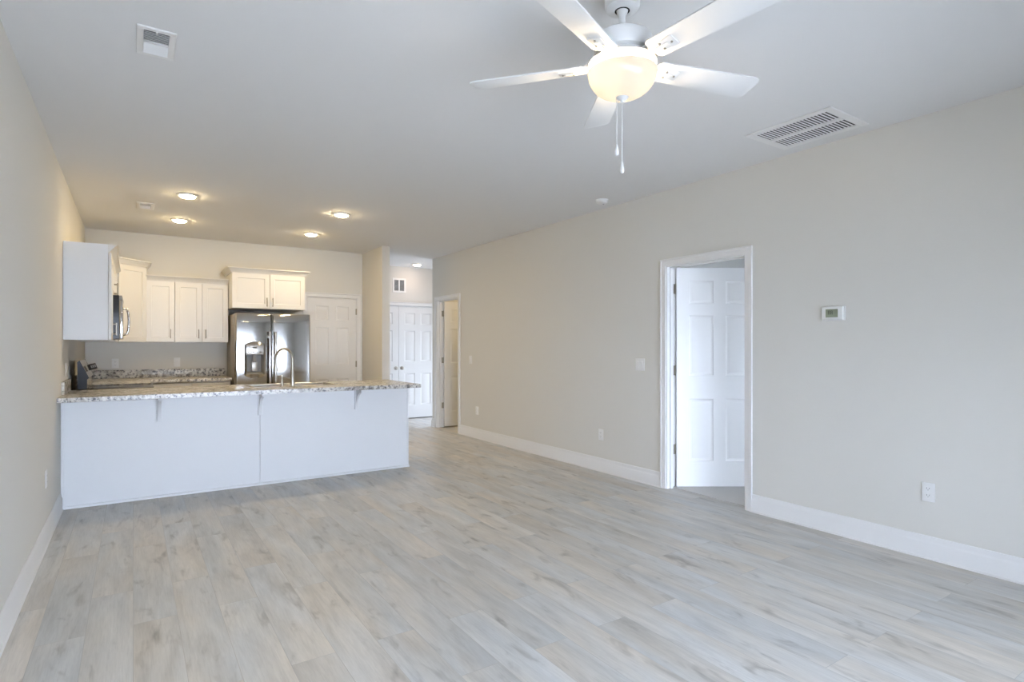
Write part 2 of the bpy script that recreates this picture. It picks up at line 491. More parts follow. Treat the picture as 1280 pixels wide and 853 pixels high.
glazing('window_3', (6.2 + WT / 2, 9.04, 0.15), 90, 0.7, 1.7, 1)

cp = MB().box(XR + WT - 0.045, 7.4, YR, 4.8, 0.0005, 0.012).build('carpet', 'carpet')
tag(cp, 'pale looped carpet beyond the open six-panel door', 'carpet', kind='stuff')

# baseboards
BB = [(0, 0), (0.021, 0), (0.021, 0.004), (0.015, 0.011), (0.015, 0.096), (0.0125, 0.101), (0.0075, 0.112), (0.0085, 0.120), (0.004, 0.138), (0, 0.141)]
def baseboard(name, path, label):
    o = MB().sweep(path, BB, lambda x, y, h: (x, y, h)).build(name, 'trim')
    return struct(o, label, 'baseboard')
CW = 0.060      # casing width
baseboard('baseboard_right', [(XR, YR), (XR, D1[0] - CW + 0.008)], 'white baseboard right of the open six-panel door')
baseboard('baseboard_right.001', [(XR, D1[1] + CW - 0.008), (XR, D2[0] - CW + 0.008)], 'white baseboard between the two doorways of the right wall')
baseboard('baseboard_right.002', [(XR, D2[1] + CW - 0.008), (XR, WEND), (XR + 1.5, WEND)], 'short white baseboard wrapping the far corner of the right wall')
baseboard('baseboard_left', [(XL, YP - 0.02), (XL, YR)], 'white baseboard along the left wall up to the peninsula')
baseboard('baseboard_partition', [(2.945 + WT, HY - 0.02), (2.945 + WT, 7.76), (2.945, 7.76), (2.945, YB)], 'white baseboard around the foot of the partition wall')
baseboard('baseboard_hall', [(6.2, HY), (C1 + CW, HY)], 'white baseboard right of the closet doors')

# ------------------------------------------------------------------ doors
def casing_frame(w, h, t, parent):
    """local x along the opening, y into the wall (0 = near face, t = far face)"""
    jt = 0.018; b = MB()
    path = [(w, 0), (w, h), (0, h), (0, 0)]
    # jamb lining
    b.sweep(path, [(0, 0.0), (0, t), (jt, t), (jt, 0.0)], lambda x, z, d: (x, d, z))
    # stop
    b.sweep([(w - jt, 0), (w - jt, h - jt), (jt, h - jt), (jt, 0)], [(0, t - 0.075), (0, t - 0.040), (0.011, t - 0.040), (0.011, t - 0.075)], lambda x, z, d: (x, d, z))
    # casing, both faces, offset outwards (to the right of travel)
    rv = 0.008
    pr = [(-(-rv + 0.000), 0), (rv, -0.010), (-0.012, -0.014), (-0.034, -0.012), (-0.040, -0.018), (-(CW - rv), -0.018), (-(CW - rv), 0)]
    b.sweep(path, pr, lambda x, z, d: (x, d, z))
    b.sweep(path, [(o, -d) for o, d in pr], lambda x, z, d: (x, t + d, z))
    return b.build('door_frame', 'trim', parent, weld=False)

RINGS = [(0, 0), (0.008, 0.007), (0.018, 0.009), (0.034, 0.004), (0.040, 0.0025)]
def six_panel(w, h, parent, name='door_leaf'):
    """leaf with its hinge edge at x = 0, faces at y = 0 and y = -0.035"""
    k = h / 2.032
    st = 0.112; mu = 0.112; p = (w - 2 * st - mu) / 2
    cu = [0, st, st + p, st + p + mu, w - st, w]
    cv = [0, 0.235 * k, 0.815 * k, 1.030 * k, 1.590 * k, 1.700 * k, 1.912 * k, h]
    pan = {(i, j) for i in (1, 3) for j in (1, 3, 5)}
    b = MB().panelled(lambda u, v, d: (u, -0.035 + d, v), w, h, 0, cu, cv, RINGS, pan, 0.035)
    return b.build(name, 'door', parent)

def knob(parent, x, z, sides=(-1, 1)):
    for s in sides:
        b = MB()
        y0 = -0.035 if s < 0 else 0.0
        prof = [(0.032, 0), (0.032, 0.006), (0.013, 0.010), (0.011, 0.030), (0.020, 0.036), (0.028, 0.046), (0.027, 0.056), (0.016, 0.064), (0, 0.066)]
        b.lathe([(r, y0 + s * q) for r, q in prof], (x, 0, z), 24, 'Y')
        b.build('door_knob', 'nickel', parent)

def hinges(parent, x, y, zs, plate=(0, 1)):
    """jamb plate, and knuckle at the pin"""
    for z in zs:
        b = MB()
        b.box(x - 0.001, x + 0.0035, y - 0.034, y, z - 0.045, z + 0.045)
        b.lathe([(0.0075, -0.047), (0.0075, 0.047)], (x + 0.005, y + 0.004, z), 12)
        b.lathe([(0.005, 0.047), (0.006, 0.053), (0.003, 0.057)], (x + 0.005, y + 0.004, z), 10)
        b.build('hinge', 'hinge', parent, weld=False)

def hinged_door(name, label, loc, rz, w, h, angle, group=None, zs=(1.84, 1.085, 0.355)):
    root = thing(name, label, 'door', loc, rz, kind='structure')
    casing_frame(w, h, WT, root)
    jt = 0.018
    leaf = six_panel(w - 2 * jt - 0.006, h - jt - 0.022, root)
    leaf.location = (jt + 0.004, WT, 0.016); leaf.rotation_euler = (0, 0, R(angle))
    knob(leaf, w - 2 * jt - 0.006 - 0.062, 0.90)
    hinges(root, jt, WT, zs)
    return root
hinged_door('door_1', 'open six-panel white door in the near doorway of the right wall', (XR, D1[1], 0), -90, D1[1] - D1[0], HD, 56.4)
hinged_door('door_2', 'open door with warm tint in the far doorway by the hall', (XR, D2[1], 0), -90, D2[1] - D2[0], HD, 89.0)

# closed kitchen door, hinges on the right, seen on the face it swings towards
def closed_door():
    root = thing('door_3', 'closed six-panel white door between refrigerator and partition wall', 'door', (D3[0], YB, 0), 0, kind='structure')
    w = D3[1] - D3[0]; casing_frame(w, HD, WT, root)
    jt = 0.018
    leaf = six_panel(w - 2 * jt - 0.006, HD - jt - 0.016, root)
    leaf.location = (jt + 0.003, 0.045, 0.012)
    knob(leaf, 0.062, 0.90, (1,))
    for z in (1.84, 1.04, 0.30):
        b = MB()
        b.box(w - jt - 0.012, w - jt + 0.002, 0.006, 0.0095, z - 0.045, z + 0.045)
        b.lathe([(0.0075, -0.047), (0.0075, 0.047)], (w - jt - 0.001, 0.000, z), 12)
        b.build('hinge', 'hinge', root, weld=False)
    return root
closed_door()

def closet():
    root = thing('door_4', 'white double closet doors with two round knobs at the hall end', 'door', (C0, HY, 0), 0, kind='structure')
    w = C1 - C0; casing_frame(w, HD, WT, root)
    jt = 0.018; lw = (w - 2 * jt - 0.010) / 2
    for s in (0, 1):
        leaf = six_panel(lw, HD - jt - 0.020, root)
        leaf.location = (jt + 0.003 + s * (lw + 0.004), 0.045, 0.016)
        knob(leaf, lw - 0.055 if s == 0 else 0.055, 0.905, (-1,))
    return root
closet()

# ------------------------------------------------------------------ wall cabinets
CROWN = [(0, 0), (0.010, 0), (0.014, 0.012), (0.030, 0.030), (0.046, 0.048), (0.050, 0.052), (0.058, 0.054), (0.058, 0.066), (0, 0.066)]
def pull(parent, x, y, z, L=0.115, dirn=(0, -1)):
    """vertical bar pull on a face at y"""
    b = MB(); dx, dy = dirn
    for s in (-1, 1):
        zz = z + s * (L / 2 - 0.012)
        b.tube([(x, y, zz), (x + dx * 0.028, y + dy * 0.028, zz)], 0.005, 10)
    b.tube([(x + dx * 0.028, y + dy * 0.028, z - L / 2), (x + dx * 0.028, y + dy * 0.028, z + L / 2)], 0.0058, 10)
    return b.build('handle', 'nickel', parent, weld=False)

def shaker(parent, u0, u1, v0, v1, put, thick=0.020, name='door'):
    w, h = u1 - u0, v1 - v0; s = 0.058
    b = MB().panelled(lambda u, v, d: put(u0 + u, v0 + v, d), w, h, 0, [0, s, w - s, w], [0, s, h - s, h], [(0, 0), (0.003, 0.008)], {(1, 1)}, thick)
    return b.build(name, 'cab', parent)

def wall_cabinet(name, label, loc, rz, w, h, d, doors, crown=(True, True), pull_low=True, end_panel=False):
    """local: x along the wall, back at y = 0, doors at y = -d; doors = (x0, x1, handle x)"""
    root = thing(name, label, 'cabinet', loc, rz, 'white wall cabinets')
    MB().box(0.001, w - 0.001, -d, -0.001, 0, h, 0.0015, 1).build('body', 'cab', root)
    if end_panel: MB().box(-0.013, 0.0005, -d - 0.001, -0.001, 0, h + 0.058, 0.001, 1).build('end_panel', 'panel', root)
    for x0, x1, hx in doors:
        lf = shaker(root, x0 + 0.0025, x1 - 0.0025, 0.004, h - 0.012, lambda u, v, dd: (u, -d - 0.0235 + dd, v))
        pull(lf, hx, -d - 0.0235, 0.105 if h > 0.6 else 0.085)
    path = [(0, -0.001)] if crown[0] else []
    path += [(0, -d - 0.004), (w, -d - 0.004)]
    if crown[1]: path += [(w, -0.001)]
    cr = [(-o, hh) for o, hh in CROWN]
    MB().sweep(path, cr, lambda x, y, hh: (x, y, h - 0.004 + hh)).build('crown_molding', 'cab', root)
    return root
UZ = 1.362
DU = 0.305
# along the left wall (local x = world y)
wall_cabinet('upper_cabinet', 'white wall cabinet nearest the living room with broad plain end panel', (XL, 5.995, UZ), 90, 0.455, 0.762, DU, [(-0.010, 0.455, 0.400)], (False, False), end_panel=True)
wall_cabinet('upper_cabinet', 'short white wall cabinet directly above the microwave', (XL, 6.452, UZ + 0.425), 90, 0.760, 0.337, DU, [(0, 0.38, 0.345), (0.38, 0.76, 0.415)], (False, False))
wall_cabinet('upper_cabinet', 'white wall cabinet between the microwave and the angled corner cabinet', (XL, 7.214, UZ), 90, 0.772, 0.762, DU, [(0, 0.386, 0.345), (0.386, 0.772, 0.430)], (False, False))
# along the end wall
wall_cabinet('upper_cabinet', 'narrow single-door white wall cabinet right of the angled corner cabinet', (0.1275, YB, UZ), 0, 0.306, 0.762, DU, [(0, 0.306, 0.262)], (False, False))
wall_cabinet('upper_cabinet', 'double-door white wall cabinet just left of the refrigerator', (0.4345, YB, UZ), 0, 0.604, 0.762, DU, [(0, 0.302, 0.262), (0.302, 0.604, 0.342)], (False, False))
wall_cabinet('upper_cabinet', 'deep white wall cabinet with two doors above the refrigerator', (1.045, YB, 1.800), 0, 0.895, 0.458, 0.600, [(0, 0.4475, 0.412), (0.4475, 0.895, 0.483)], (True, True))

def corner_cabinet():
    root = thing('corner_cabinet', 'tall angled white corner cabinet where the kitchen walls meet', 'cabinet', (XL, YB, UZ), 0, 'white wall cabinets')
    h = 0.914; a = 0.610; d = 0.330
    pts = [(0.001, -0.001), (0.001, -a), (d, -a), (a, -d), (a, -0.001)]
    MB().prism(pts, lambda x, y: (x, y, 0), lambda x, y: (x, y, h)).build('body', 'cab', root)
    o = Vector((d, -a, 0)); u = Vector((1, 1, 0)).normalized(); nrm = Vector((1, -1, 0)).normalized()
    L = (a - d) * math.sqrt(2)
    lf = shaker(root, 0.006, L - 0.006, 0.004, h - 0.012, lambda p, v, dd: o + u * p + nrm * (0.0205 - dd) + Vector((0, 0, v)))
    hp = o + u * 0.036 + nrm * 0.0205
    pull(lf, hp.x, hp.y, 0.105, dirn=(nrm.x, nrm.y))
    e = 0.004
    path = [(0.001, -a - e), (d + e * 0.4, -a - e), (a + e, -d - e * 0.4), (a + e, -0.001)]
    MB().sweep(path, [(-q, hh) for q, hh in CROWN], lambda x, y, hh: (x, y, h - 0.004 + hh)).build('crown_molding', 'cab', root)
corner_cabinet()

# ------------------------------------------------------------------ microwave over the range
def microwave():
    root = thing('microwave', 'stainless over-range microwave with dark side and curved handle', 'microwave', (XL, 6.455, 1.378), 90)
    w, d, h = 0.754, 0.375, 0.408
    MB().box(0, w, -d, -0.002, 0, h, 0.003).build('body', 'black', root)
    dr = MB().box(0.002, 0.565, -d - 0.028, -d - 0.001, 0.004, h - 0.045, 0.006).build('door', 'steel', root)
    MB().box(0.06, 0.47, -d - 0.030, -d - 0.027, 0.06, h - 0.105, 0.002).build('window', 'glass', dr)
    pts = [(0.525, -d - 0.026, 0.045), (0.525, -d - 0.058, 0.055), (0.525, -d - 0.070, 0.10), (0.525, -d - 0.074, 0.18), (0.525, -d - 0.070, 0.26), (0.525, -d - 0.058, 0.305), (0.525, -d - 0.026, 0.315)]
    MB().tube(pts, 0.011, 12).build('handle', 'steel2', dr)
    # second, outer grip seen from the living room
    p = MB().box(0.568, w - 0.002, -d - 0.026, -d - 0.001, 0.004, h - 0.045, 0.004).build('control_panel', 'glass', root)
    b = MB()
    for i in range(3):
        for j in range(4): b.box(0.600 + i * 0.042, 0.630 + i * 0.042, -d - 0.0275, -d - 0.0255, 0.06 + j * 0.04, 0.085 + j * 0.04)
    b.build('button', 'grey', p, weld=False)
    MB().box(0.600, 0.716, -d - 0.0275, -d - 0.0255, 0.265, 0.315).build('display', 'lcd', p)
    b = MB().box(0.002, w - 0.002, -d - 0.024, -d - 0.001, h - 0.042, h - 0.002, 0.003)
    for i in range(22): b.box(0.03 + i * 0.032, 0.05 + i * 0.032, -d - 0.026, -d - 0.023, h - 0.034, h - 0.012)
    b.build('vent_grille', 'grey', root, weld=False)
microwave()

# ------------------------------------------------------------------ range
def kitchen_range():
    root = thing('range', 'dark freestanding range with black glass cooktop under the microwave', 'range', (XL, 6.452, 0), 90)
    w = 0.757; f = -0.640
    MB().box(0, w, f, -0.03, 0.09, 0.895, 0.004).box(0.03, w - 0.03, f + 0.06, -0.05, 0.0, 0.09).build('body', 'side', root, weld=False)
    MB().box(-0.001, w + 0.001, f - 0.012, -0.05, 0.896, 0.917, 0.005).build('cooktop', 'glass', root)
    for x, y, r in ((0.2, -0.22, 0.08), (0.56, -0.22, 0.1), (0.2, -0.48, 0.1), (0.56, -0.48, 0.08)):
        MB().lathe([(r, 0.9172), (r, 0.9182), (r - 0.004, 0.9182), (r - 0.004, 0.9172)], (x, y, 0), 40, cap=False).build('burner_ring', 'grey', root)
    prof = [(-0.066, 0.918), (-0.066, 1.02), (-0.063, 1.165), (-0.080, 1.180), (-0.150, 1.020), (-0.136, 1.005), (-0.134, 0.918)]
    MB().prism(prof, lambda y, z: (0, y, z), lambda y, z: (0.012, y, z)).build('end_cap', 'side', root)
    MB().prism(prof, lambda y, z: (w - 0.012, y, z), lambda y, z: (w, y, z)).build('end_cap', 'side', root)
    ins = [(-0.067, 0.918), (-0.067, 1.02), (-0.064, 1.163), (-0.080, 1.177), (-0.148, 1.021), (-0.135, 1.007), (-0.133, 0.918)]
    bk = MB().prism(ins, lambda y, z: (0.0125, y, z), lambda y, z: (w - 0.0125, y, z)).build('backguard', 'steel2', root)
    # tilted display pod turned towards the room
    n = Vector((-0.80, -0.52, 0.30)).normalized(); xx = Vector((0.52, -0.80, 0.20)).normalized(); up = n.cross(xx).normalized()
    if up.z < 0: up = -up
    c0 = Vector((0.36, -0.158, 1.115))
    def put(u, v, d): return c0 + xx * u + up * v + n * d
    b = MB().prism([(-0.022, -0.028), (0.038, -0.028), (0.038, 0.028), (-0.022, 0.028)], lambda u, v: put(u, v, -0.035), lambda u, v: put(u, v, 0.0), 0.003)
    dsp = b.build('display', 'black', bk)
    b = MB()
    for k in range(3): b.prism([(-0.016 + k * 0.017, -0.013), (-0.004 + k * 0.017, -0.013), (-0.004 + k * 0.017, 0.013), (-0.016 + k * 0.017, 0.013)], lambda u, v: put(u, v, -0.0005), lambda u, v: put(u, v, 0.0012))
    b.build('display_mark', 'grey', dsp, weld=False)
    dr = MB().box(0.006, w - 0.006, f - 0.030, f - 0.001, 0.225, 0.870, 0.006).build('oven_door', 'steel', root)
    MB().box(0.09, w - 0.09, f - 0.032, f - 0.029, 0.35, 0.70, 0.002).build('oven_window', 'glass', dr)
    MB().tube([(0.06, f - 0.028, 0.815), (0.06, f - 0.062, 0.815)], 0.008, 10).tube([(w - 0.06, f - 0.028, 0.815), (w - 0.06, f - 0.062, 0.815)], 0.008, 10).tube([(0.03, f - 0.062, 0.815), (w - 0.03, f - 0.062, 0.815)], 0.012, 12).build('handle', 'steel2', dr, weld=False)
    MB().box(0.006, w - 0.006, f - 0.026, f - 0.001, 0.095, 0.215, 0.005).build('drawer', 'steel', root)
kitchen_range()

# ------------------------------------------------------------------ refrigerator
def fridge():
    x0, w, h, front = 1.062, 0.922, 1.735, 7.850
    root = thing('refrigerator', 'stainless side-by-side refrigerator with ice and water dispenser', 'refrigerator', (x0, front, 0), 0)
    MB().box(0, w, 0.062, 0.740, 0.03, h - 0.012, 0.006).box(0.04, w - 0.04, 0.1, 0.7, 0.0, 0.03).build('body', 'fside', root, weld=False)
    MB().box(0.01, w - 0.01, 0.03, 0.061, 0.015, 0.095, 0.004).build('toe_grille', 'grey', root)
    sp = 0.436
    def door(xa, xb, cut=None):
        """bowed stainless door; cut leaves a rectangular hole (x0, x1, z0, z1)"""
        b = MB(); nx = 24
        us = sorted(set([xa + (xb - xa) * i / nx for i in range(nx + 1)] + ([cut[0], cut[1]] if cut else [])))
        vs = [0.100, 0.6] + ([cut[2], cut[3]] if cut else []) + [1.60, h - 0.03, h - 0.012, h]
        def yy(u, v):
            t = (u - xa) / (xb - xa) * 2 - 1
            y = 0.010 * t * t + 0.020 * max(0, abs(t) - 0.93) / 0.07 * max(0, abs(t) - 0.93) / 0.07
            if v > h - 0.03: y += 0.020 * ((v - h + 0.03) / 0.03) ** 2
            return y
        g = [[b.bm.verts.new((u, yy(u, v), v)) for v in vs] for u in us]
        for i in range(len(us) - 1):
            for j in range(len(vs) - 1):
                if cut and cut[0] <= us[i] < cut[1] - 1e-6 and cut[2] <= vs[j] < cut[3] - 1e-6: continue
                b.bm.faces.new([g[i][j], g[i + 1][j], g[i + 1][j + 1], g[i][j + 1]])
        bd = [e for e in b.bm.edges if len(e.link_faces) == 1]
        outer = [e for e in bd if not (cut and all(cut[0] - 1e-6 <= v.co.x <= cut[1] + 1e-6 and cut[2] - 1e-6 <= v.co.z <= cut[3] + 1e-6 for v in e.verts))]
        r = bmesh.ops.extrude_edge_only(b.bm, edges=outer)
        for v in r['geom']:
            if isinstance(v, bmesh.types.BMVert): v.co.y = 0.058
        return b.build('door', 'steel', root, weld=False)
    cut = (0.106, 0.350, 0.940, 1.330)
    d1 = door(0.002, sp - 0.004, cut)
    d2 = door(sp + 0.004, w - 0.002)
    for dr, hx in ((d1, sp - 0.034), (d2, sp + 0.034)):
        b = MB()
        for zz in (0.62, 1.44): b.box(hx - 0.011, hx + 0.011, -0.040, 0.012, zz - 0.02, zz + 0.02, 0.004)
        b.box(hx - 0.013, hx + 0.013, -0.058, -0.036, 0.56, 1.50, 0.008, 3)
        b.build('handle', 'steel2', dr, weld=False)
    # dispenser: bevelled steel surround, control panel, dark recess with paddle
    a0, a1, c0, c1 = cut
    ds = MB()
    def ring(pts0, pts1):
        A = [ds.bm.verts.new(p) for p in pts0]; B = [ds.bm.verts.new(p) for p in pts1]
        for k in range(len(A)):
            ds.bm.faces.new([A[k], A[(k + 1) % len(A)], B[(k + 1) % len(A)], B[k]])
    m = 0.018
    nseg = 12
    top_o = [(a1 - (a1 - a0) * i / nseg, 0.0, c1 + 0.042 * sin(pi * i / nseg) ** 0.8) for i in range(nseg + 1)]
    bot_o = [(a0 + (a1 - a0) * i / nseg, 0.0, c0 - 0.040 * sin(pi * i / nseg) ** 0.8) for i in range(nseg + 1)]
    top_i = [(a1 - m - (a1 - a0 - 2 * m) * i / nseg, -0.012, c1 - 0.004) for i in range(nseg + 1)]
    bot_i = [(a0 + m + (a1 - a0 - 2 * m) * i / nseg, -0.012, c0 + 0.014) for i in range(nseg + 1)]
    ring(top_o + bot_o, top_i + bot_i)
    back = lambda P: [(x, 0.050, z) for x, y, z in P]
    frame = ds.build('dispenser', 'steel', d1)
    frame['label'] = 'ice and water dispenser in the left door'
    b = MB(); zt = c1 - 0.004; zm = c1 - 0.125; zb = c0 + 0.014; xa, xb = a0 + m, a1 - m
    q = [(xa, -0.011, zb), (xb, -0.011, zb), (xb, -0.011, zm), (xa, -0.011, zm)]
    r = [(xa + 0.02, 0.052, zb + 0.03), (xb - 0.02, 0.052, zb + 0.03), (xb - 0.02, 0.052, zm - 0.01), (xa + 0.02, 0.052, zm - 0.01)]
    A = [b.bm.verts.new(p) for p in q]; B = [b.bm.verts.new(p) for p in r]
    for k in range(4): b.bm.faces.new([A[k], A[(k + 1) % 4], B[(k + 1) % 4], B[k]])
    b.bm.faces.new(B)
    b.build('recess', 'grey', frame)
    MB().box(xa, xb, -0.013, 0.02, zm, zt, 0.004).build('control_panel', 'steel2', frame)
    for u0, u1, v0, v1 in [(xa + 0.075, xa + 0.125, zm + 0.078, zm + 0.098)] + [(xa + 0.02 + k * 0.028, xa + 0.042 + k * 0.028, zm + 0.028, zm + 0.042) for k in range(3)] + [(xb - 0.055, xb - 0.025, zm + 0.028, zm + 0.038)]:
        MB().box(u0, u1, -0.0145, -0.012, v0, v1).build('button', 'slot', frame)
    MB().box((xa + xb) / 2 - 0.022, (xa + xb) / 2 + 0.022, 0.0, 0.020, zm - 0.10, zm, 0.006).build('spout', 'grey', frame)
    MB().box((xa + xb) / 2 - 0.032, (xa + xb) / 2 + 0.032, 0.018, 0.030, zb + 0.04, zm - 0.09, 0.005).build('paddle', 'nickel', frame)
fridge()

# ------------------------------------------------------------------ base cabinets and counters in the kitchen
def base_cabinet(name, label, loc, rz, w, d, h, cells):
    """cells: (x0, x1) door-and-drawer bays"""
    root = thing(name, label, 'cabinet', loc, rz, 'white base cabinets')
    MB().box(0.001, w - 0.001, -d, -0.001, 0.10, h).box(0.001, w - 0.001, -d + 0.075, -0.001, 0, 0.10).build('body', 'cab', root, weld=False)
    for x0, x1 in cells:
        dr = MB().box(x0 + 0.003, x1 - 0.003, -d - 0.0205, -d - 0.0005, h - 0.165, h - 0.015, 0.003).build('drawer', 'cab', root)
        b = MB(); xm = (x0 + x1) / 2
        for s in (-0.045, 0.045): b.tube([(xm + s, -d - 0.020, h - 0.09), (xm + s, -d - 0.048, h - 0.09)], 0.005, 8)
        b.tube([(xm - 0.06, -d - 0.048, h - 0.09), (xm + 0.06, -d - 0.048, h - 0.09)], 0.0058, 8)
        b.build('handle', 'nickel', dr, weld=False)
        lf = shaker(root, x0 + 0.003, x1 - 0.003, 0.115, h - 0.175, lambda u, v, dd: (u, -d - 0.0205 + dd, v))
        pull(lf, x1 - 0.04, -d - 0.0205, h - 0.26)
    return root
CB = CT - 0.038
base_cabinet('base_cabinet', 'white base cabinet run under the back counter left of the refrigerator', (XL + 0.64, YB, 0), 0, 0.875, 0.600, CB - 0.001, [(0.02, 0.44), (0.44, 0.86)])
base_cabinet('base_cabinet', 'white corner base cabinet on the left wall beyond the range', (XL, 7.216, 0), 90, 1.38, 0.600, CB - 0.001, [(0.02, 0.70)])

def back_counter():
    root = thing('countertop', 'speckled granite back counter with low backsplash on the end wall', 'countertop', (XL, YB, CB), 0)
    xs = [0.001, 0.645, 1.525]; ys = [-1.386, -0.645, -0.001]
    MB().slab(xs, ys, {(1, 0)}, 0, CT - CB).build('slab', 'granite', root)
    MB().box(0.023, 1.525, -0.022, -0.001, CT - CB, CT - CB + 0.102, 0.002).box(0.001, 0.022, -1.386, -0.001, CT - CB, CT - CB + 0.102, 0.002).build('backsplash', 'granite', root, weld=False)
back_counter()

# ------------------------------------------------------------------ peninsula
PX1 = 2.492
def peninsula():
    root = thing('peninsula_cabinet', 'long white peninsula base with plain back panels facing the living room', 'cabinet', ((XL + PX1) / 2, YP, 0), 0)
    ox, oy = -(XL + PX1) / 2, -YP
    X = lambda v: v + ox
    Y = lambda v: v + oy
    xa, xb = XL + 0.002, PX1
    # hollow carcass so the sink can hang inside
    b = MB()
    b.box(X(xa), X(xb - 0.02), Y(YP + 0.02), Y(YP + 0.035), 0.0, CB - 0.001)
    b.box(X(xa), X(xb - 0.02), Y(6.375), Y(6.390), 0.10, CB - 0.001)
    b.box(X(xa), X(xb - 0.02), Y(YP + 0.035), Y(6.32), 0.0, 0.115)
    b.box(X(xa), X(xa + 0.018), Y(YP + 0.035), Y(6.375), 0.115, CB - 0.001)
    b.box(X(xb - 0.038), X(xb - 0.02), Y(YP + 0.035), Y(6.375), 0.115, CB - 0.001)
    b.build('body', 'cab', root, weld=False)
    seam = 0.996
    MB().box(X(xa), X(seam - 0.001), Y(YP), Y(YP + 0.0195), 0.0, CB - 0.001, 0.0012, 1).build('back_panel', 'panel', root)
    MB().box(X(seam + 0.001), X(xb - 0.0005), Y(YP), Y(YP + 0.0195), 0.0, CB - 0.001, 0.0012, 1).build('back_panel', 'panel', root)
    MB().box(X(xb - 0.019), X(xb), Y(YP + 0.020), Y(6.388), 0.0, CB - 0.001, 0.0012, 1).build('end_panel', 'panel', root)
    MB().box(X(xa), X(xa + 0.018), Y(YP - 0.012), Y(YP - 0.0005), 0.025, CB - 0.001, 0.002, 1).build('scribe_strip', 'panel', root)
    MB().box(X(xb - 0.012), X(xb + 0.004), Y(YP - 0.006), Y(YP - 0.0005), 0.022, CB - 0.001, 0.001, 1).build('corner_strip', 'panel', root)
    sh = [(0, 0), (0.013, 0), (0.013, 0.008), (0.008, 0.018), (0, 0.021)]
    MB().sweep([(X(xb), Y(6.388)), (X(xb), Y(YP)), (X(xa), Y(YP))], [(o, h) for o, h in sh], lambda x, y, h: (x, y, h)).build('shoe_molding', 'panel', root)
    for cx in (0.190, 0.996, 1.920):
        b = MB(); t = 0.020
        b.box(X(cx - t), X(cx + t), Y(YP - 0.022), Y(YP - 0.0005), CB - 0.215, CB - 0.001, 0.0015, 1)
        b.box(X(cx - t), X(cx + t), Y(YP - 0.200), Y(YP - 0.022), CB - 0.020, CB - 0.001, 0.0015, 1)
        poly = [(YP - 0.022, CB - 0.020), (YP - 0.180, CB - 0.020), (YP - 0.180, CB - 0.032)]
        for k in range(1, 9):
            a = k / 9 * pi / 2
            poly.append((YP - 0.022 - 0.158 * (1 - sin(a)), CB - 0.032 - 0.155 * (1 - cos(a))))
        poly.append((YP - 0.022, CB - 0.195))
        b.prism(poly, lambda y, z: (X(cx - 0.011), Y(y), z), lambda y, z: (X(cx + 0.011), Y(y), z))
        b.build('corbel', 'panel', root, weld=False)
    # kitchen side doors
    for k in range(3):
        x0 = 0.22 + k * 0.75; x1 = x0 + 0.75
        lf = shaker(root, x0 + 0.003, x1 - 0.003, 0.115, CB - 0.02, lambda u, v, dd: (X(u), Y(6.390 + 0.0205 - dd), v))
        pull(lf, X(x1 - 0.04), Y(6.4105), 0.76, dirn=(0, 1))
peninsula()

SX0, SX1, SY0, SY1 = 0.962, 1.740, 5.905, 6.325
def peninsula_top():
    root = thing('countertop', 'speckled granite peninsula counter overhanging the white back panels', 'countertop', (1.0, 5.97, CB), 0)
    o = (1.0, 5.97)
    xs = [XL + 0.001 - o[0], SX0 - o[0], SX1 - o[0], PX1 + 0.022 - o[0]]
    ys = [5.500 - o[1], SY0 - o[1], SY1 - o[1], 6.436 - o[1]]
    MB().slab(xs, ys, {(1, 1)}, 0, CT - CB).build('slab', 'granite', root)
    MB().box(xs[0], xs[0] + 0.020, YP + 0.05 - o[1], ys[3], CT - CB, CT - CB + 0.102, 0.002).build('side_splash', 'granite', root)
peninsula_top()

def sink():
    root = thing('sink', 'double-bowl stainless sink set into the peninsula counter', 'sink', ((SX0 + SX1) / 2, (SY0 + SY1) / 2, CT - 0.21), 0)
    W, D = SX1 - SX0, SY1 - SY0; zt = 0.21
    b = MB(); e = 0.016
    # rim lying on the counter
    rim = [(-W / 2 - e, W / 2 + e, -D / 2 - e, -D / 2 + 0.012), (-W / 2 - e, W / 2 + e, D / 2 - 0.012, D / 2 + e), (-W / 2 - e, -W / 2 + 0.012, -D / 2, D / 2), (W / 2 - 0.012, W / 2 + e, -D / 2, D / 2), (-0.03 - 0.01, 0.01, -D / 2, D / 2)]
    for r in rim: b.box(*r, zt + 0.0005, zt + 0.005, 0.0015, 1)
    b.build('rim', 'sink', root, weld=False)
    for xa, xb in ((-W / 2 + 0.008, -0.022), (-0.008, W / 2 - 0.008)):
        b = MB(); t = 0.006
        ya, yb = -D / 2 + 0.008, D / 2 - 0.008
        b.box(xa, xb, ya, yb, 0.02, 0.026).box(xa, xa + t, ya, yb, 0.02, zt).box(xb - t, xb, ya, yb, 0.02, zt).box(xa, xb, ya, ya + t, 0.02, zt).box(xa, xb, yb - t, yb, 0.02, zt)
        bo = b.build('basin', 'sink', root, weld=False)
        MB().lathe([(0.045, 0.0265), (0.045, 0.029), (0.03, 0.029), (0.028, 0.0265)], ((xa + xb) / 2, 0, 0), 24, cap=False).build('drain', 'nickel', bo)
sink()

